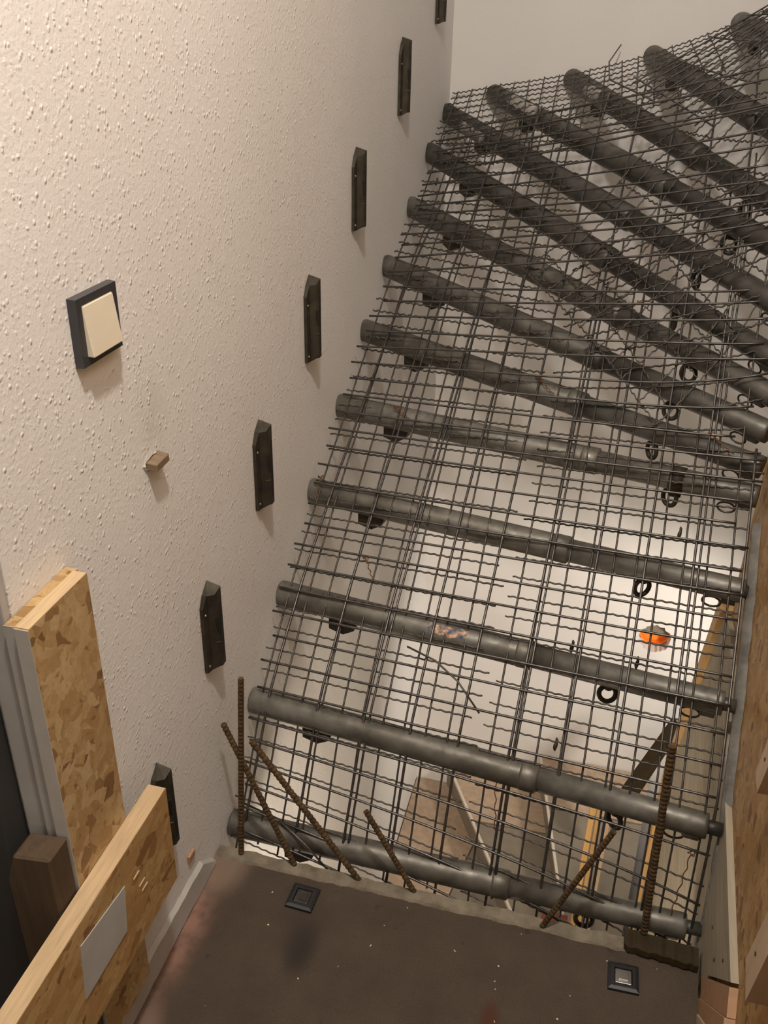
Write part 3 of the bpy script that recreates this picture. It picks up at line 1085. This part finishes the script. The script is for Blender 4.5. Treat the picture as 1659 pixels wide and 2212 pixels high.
cd = prism('paper_card', [(0.0643, 0.641, 0.405), (0.0643, 0.749, 0.388), (0.0643, 0.738, 0.311), (0.0643, 0.631, 0.314)], (0.0012, 0, 0), M['card'])
tag(cd, 'pale grey card stuck on the long amber strand board', 'card')
bb = prism('wood_block', [(-0.034, 0.655, 0.0), (-0.034, 0.655, 0.475), (-0.018, 0.655, 0.525), (0.034, 0.655, 0.532), (0.034, 0.655, 0.0)], (0, 0.040, 0), M['brownwood'], None, 0.003)
tag(bb, 'old brown timber offcut standing at the door jamb', 'timber')

# ------------------------------------------------------------------ things on the landing
def floor_plate(x, y, rz, label, bright):
    t = thing('post_socket', label, 'socket', (x, y, 0.0), 'square black post sockets on the landing', (0, 0, rz))
    bm = bmesh.new()
    h = 0.0255
    lv = [(h, 0.0), (h, 0.006), (h * 0.80, 0.0085), (h * 0.58, 0.0085), (h * 0.54, 0.003)]
    rings = [[bm.verts.new((sx * s, sy * s, z)) for sx, sy in ((-1, -1), (1, -1), (1, 1), (-1, 1))] for s, z in lv]
    for a_, c_ in zip(rings, rings[1:]):
        for q in range(4):
            bm.faces.new((a_[q], a_[(q + 1) % 4], c_[(q + 1) % 4], c_[q]))
    link('frame', bm_mesh('frame', bm), M['black'], t)
    h2 = h * 0.53
    box('cap', (-h2, -h2, 0.002), (h2, h2, 0.0075), bright, t, 0.0015)
    box('raised_centre', (-h2 * 0.6, -h2 * 0.6, 0.0075), (h2 * 0.6, h2 * 0.6, 0.0095), bright, t, 0.001)


floor_plate(0.195, 1.086, -0.04, 'square black post socket with dull centre near the dark patch', M['galv_dark'])
floor_plate(0.770, 1.077, 0.03, 'square black post socket with bright metal centre near the dark timber', M['steel'])

bm = bmesh.new()
rr = random.Random(4)
rows = []
for i in range(19):
    u = i / 18
    x = 0.769 + (0.893 - 0.769) * u
    y = 1.151 - 0.010 * u
    j1, j2 = rr.uniform(-0.0015, 0.0015), rr.uniform(-0.002, 0.002)
    if i == 0:
        j2 = 0.005
    w = 0.018
    rows.append([bm.verts.new(p) for p in ((x, y - w + j2 - 0.003, 0.0052), (x, y - w + j2, 0.015 + j1), (x, y + w * .8, 0.021 + j1), (x, y + w, 0.0055))])
for a_, c_ in zip(rows, rows[1:]):
    for q in range(4):
        bm.faces.new((a_[q], a_[(q + 1) % 4], c_[(q + 1) % 4], c_[q]))
bm.faces.new(rows[0]); bm.faces.new(rows[-1][::-1])
tag(link('dark_timber', bm_mesh('dark_timber', bm), M['darkwood']), 'short dark rough timber strip at the right end of the landing edge', 'timber')

# pinkish boards closing the near end of the plywood panel
def slant(u, v):
    """u along the slanting panel end (0 low, 1 high), v metres away from it"""
    y0, z0, y1, z1 = 1.066, 0.066, 0.935, 0.228
    l = math.hypot(y1 - y0, z1 - z0)
    dy, dz = (y1 - y0) / l, (z1 - z0) / l
    return (y0 + (y1 - y0) * u - dz * v, z0 + (z1 - z0) * u + dy * v)


sb = thing('beech_boards', 'pinkish beech boards at the foot of the wall, lower right corner', 'boards')
for (v0, v1, mt_, off) in ((0.0005, 0.040, 'peachwood', -0.001), (0.041, 0.078, 'peachwood', -0.004), (0.079, 0.14, 'pine', -0.007)):
    q0, q1, q2, q3 = slant(-0.30, v0), slant(1.0, v0), slant(1.0, v1), slant(-0.30, v1)
    pts_ = [(y, max(z, 0.002)) for y, z in (q0, q1, q2, q3)]
    yz_prism('board', pts_, off, 0.0115, M[mt_], sb)

# leaning battens on the strand board
for (pts_, lab) in (([(0.805, 0.452), (0.757, 0.440), (0.69, 0.78), (0.735, 0.78)], 'pale batten leaning on the strand board at the lower right edge'),
                    ([(1.016, 0.556), (0.976, 0.556), (0.88, 0.90), (0.93, 0.90)], 'pale batten on the strand board, upper one at the right edge')):
    yc, zc = pts_[0]
    t = thing('wall_batten', lab, 'batten', (0, 0, 0), 'pale battens on the right strand board')
    yz_prism('batten', pts_, -0.028, 0.0118, M['pine'], t)
    for u in (0.15, 0.45):
        y_ = pts_[0][0] * (1 - u) + pts_[3][0] * u - 0.020
        z_ = pts_[0][1] * (1 - u) + pts_[3][1] * u
        tube('screw', [(xw(y_) - 0.0281, y_, z_), (xw(y_) - 0.0290, y_, z_)], 0.0026, M['bronze'], t, 8)
for (y, z) in ((1.13, 0.11), (1.06, 0.12), (1.01, 0.185)):
    tube('screw', [(xw(y) - 0.0002, y, z), (xw(y) - 0.0012, y, z)], 0.0028, M['bronze'], ply, 8)

# small wooden plug low in the left wall
pl = box('wall_plug', (0.0005, 1.030, 0.098), (0.006, 1.052, 0.112), M['peachwood'], None, 0.0015)
tag(pl, 'small brown wooden plug low in the left wall above the skirting', 'plug')

# crumbs on the landing
rr = random.Random(99)
for i in range(26):
    x, y = rr.uniform(0.03, 0.84), rr.uniform(0.80, 1.13)
    s = rr.uniform(0.0007, 0.0019)
    bm = bmesh.new()
    bmesh.ops.create_icosphere(bm, subdivisions=1, radius=s)
    bmesh.ops.scale(bm, vec=(rr.uniform(0.6, 2.0), rr.uniform(0.5, 1.2), 0.5), verts=bm.verts)
    o = link('plaster_crumb', bm_mesh('plaster_crumb', bm), M['crumb'])
    o.location = (x, y, s * 0.4)
    o.rotation_euler = (0, 0, rr.uniform(0, 3))
    tag(o, 'tiny pale plaster crumb scattered on the dark landing', 'crumb', 'plaster crumbs on the landing')

# ------------------------------------------------------------------ orange junction box in the hole of the back wall
jb = thing('junction_box', 'orange junction box set in the round hole of the back wall', 'junction box', (HX, YB + 0.07, HZ))
v, f = [], []
ringp = [(HR * 0.93, -0.045), (HR * 0.93, 0.0), (HR * 0.80, 0.0), (HR * 0.80, -0.040)]
bm = bmesh.new()
rg = [[bm.verts.new((r * math.cos(2 * math.pi * i / 28), yy, r * math.sin(2 * math.pi * i / 28))) for i in range(28)] for r, yy in ((HR * 0.95, -0.030), (HR * 0.86, -0.030), (HR * 0.84, -0.002))]
for a_, c_ in zip(rg, rg[1:]):
    for q in range(28):
        bm.faces.new((a_[q], a_[(q + 1) % 28], c_[(q + 1) % 28], c_[q]))
bm.faces.new(rg[-1])
link('shell', bm_mesh('shell', bm), M['orange'], jb)
prism('wall_remnant', [(HR * 0.85 * math.cos(a), -0.034, HR * 0.85 * math.sin(a)) for a in [math.radians(d_) for d_ in range(-5, 190, 13)]], (0, 0.004, 0), M['grey_and_shade'], jb)

# ------------------------------------------------------------------ the flight below
NX, NY = 0.97, 1.86
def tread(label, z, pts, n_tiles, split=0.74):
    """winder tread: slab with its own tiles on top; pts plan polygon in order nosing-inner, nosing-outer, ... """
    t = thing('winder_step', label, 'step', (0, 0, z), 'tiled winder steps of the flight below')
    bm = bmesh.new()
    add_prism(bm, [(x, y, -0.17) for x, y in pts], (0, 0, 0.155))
    link('riser_block', bm_mesh('riser_block', bm), M['grey_and_shade'], t)
    # tiles: strips across the tread, from the newel outwards, inner ones greyed for shade
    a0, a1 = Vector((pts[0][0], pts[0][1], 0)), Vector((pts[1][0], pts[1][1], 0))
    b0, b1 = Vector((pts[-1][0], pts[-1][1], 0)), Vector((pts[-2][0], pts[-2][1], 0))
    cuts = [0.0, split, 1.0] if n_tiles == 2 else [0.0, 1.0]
    for (u0, u1), mt_ in zip(zip(cuts, cuts[1:]), (M['grey_and_shade'], M['tile'])):
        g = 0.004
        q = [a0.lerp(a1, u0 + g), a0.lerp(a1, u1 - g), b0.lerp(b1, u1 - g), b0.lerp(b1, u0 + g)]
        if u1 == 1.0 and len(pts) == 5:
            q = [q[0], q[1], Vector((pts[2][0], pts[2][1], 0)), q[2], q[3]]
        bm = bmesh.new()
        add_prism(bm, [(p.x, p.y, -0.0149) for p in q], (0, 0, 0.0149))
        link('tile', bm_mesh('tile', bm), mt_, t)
    # pale nosing along the front edge
    dn = (a1 - a0)
    nrm = Vector((-dn.y, dn.x, 0)).normalized()
    bm = bmesh.new()
    e0, e1 = a0, a1
    add_prism(bm, [tuple(e0 + Vector((0, 0, -0.0149))), tuple(e1 + Vector((0, 0, -0.0149))), tuple(e1 + nrm * 0.010 + Vector((0, 0, -0.0149))), tuple(e0 + nrm * 0.010 + Vector((0, 0, -0.0149)))], (0, 0, 0.0152))
    link('nosing', bm_mesh('nosing', bm), M['grout'], t)
    return t


# plan of the winders: boundary rays from the newel post
E0, E1, E2, E3 = (0.004, 2.42), (0.15, YB - 0.004), (0.575, YB - 0.004), (1.05, YB - 0.004)
tread('lower tiled winder step by the left wall corner, seen through the mesh', -1.74, [(0.86, 1.98), (0.004, 2.42), (0.004, YB - 0.004), (0.145, YB - 0.004), (0.86, 2.0)], 2)
tread('middle tiled winder step below, seen through the mesh', -1.60, [(0.82, 1.93), (0.145, YB - 0.004), (0.578, YB - 0.004), (0.86, 1.98)], 2)
tread('upper tiled winder step below, beside the dark beam', -1.46, [(0.80, 2.02), (0.560, YB - 0.004), (1.03, YB - 0.004), (0.90, 2.05)], 2)
tread('lowest tiled step below along the left wall', -1.90, [(0.86, 1.76), (0.004, 1.95), (0.004, 2.44), (0.86, 2.0)], 2)
tread('straight tiled step below, under the landing edge', -2.06, [(0.86, 1.50), (0.004, 1.50), (0.004, 1.97), (0.86, 1.78)], 2)

# dark beam under the stair
bmv = prism('dark_beam', [(0.84, 2.70, -1.20), (1.02, 2.86, -0.86), (1.02, 2.88, -0.93), (0.86, 2.72, -1.26)], (0.03, -0.04, 0), M['darkwood'])
tag(bmv, 'dark slanting handrail beam in the flight below', 'beam')

# upright slats leaning in the lower stairwell
for k, (x, y, w, mt_, lab) in enumerate(((0.735, 2.10, 0.016, 'tan', 'leftmost tan slat standing in the flight below'),
                                       (0.757, 2.12, 0.012, 'tan', 'middle tan slat standing in the flight below'),
                                       (0.792, 2.16, 0.012, 'pine', 'rightmost pale slat standing in the flight below'))):
    tag(box('upright_slat', (x, y, -1.85), (x + w, y + 0.03, -0.62), M[mt_], None, 0.001), lab, 'slat', 'slats standing in the flight below')
tag(box('maroon_panel', (0.64, 2.02, -1.82), (0.72, 2.04, -1.05), M['maroon'], None, 0.002), 'small maroon board standing in the flight below', 'board')
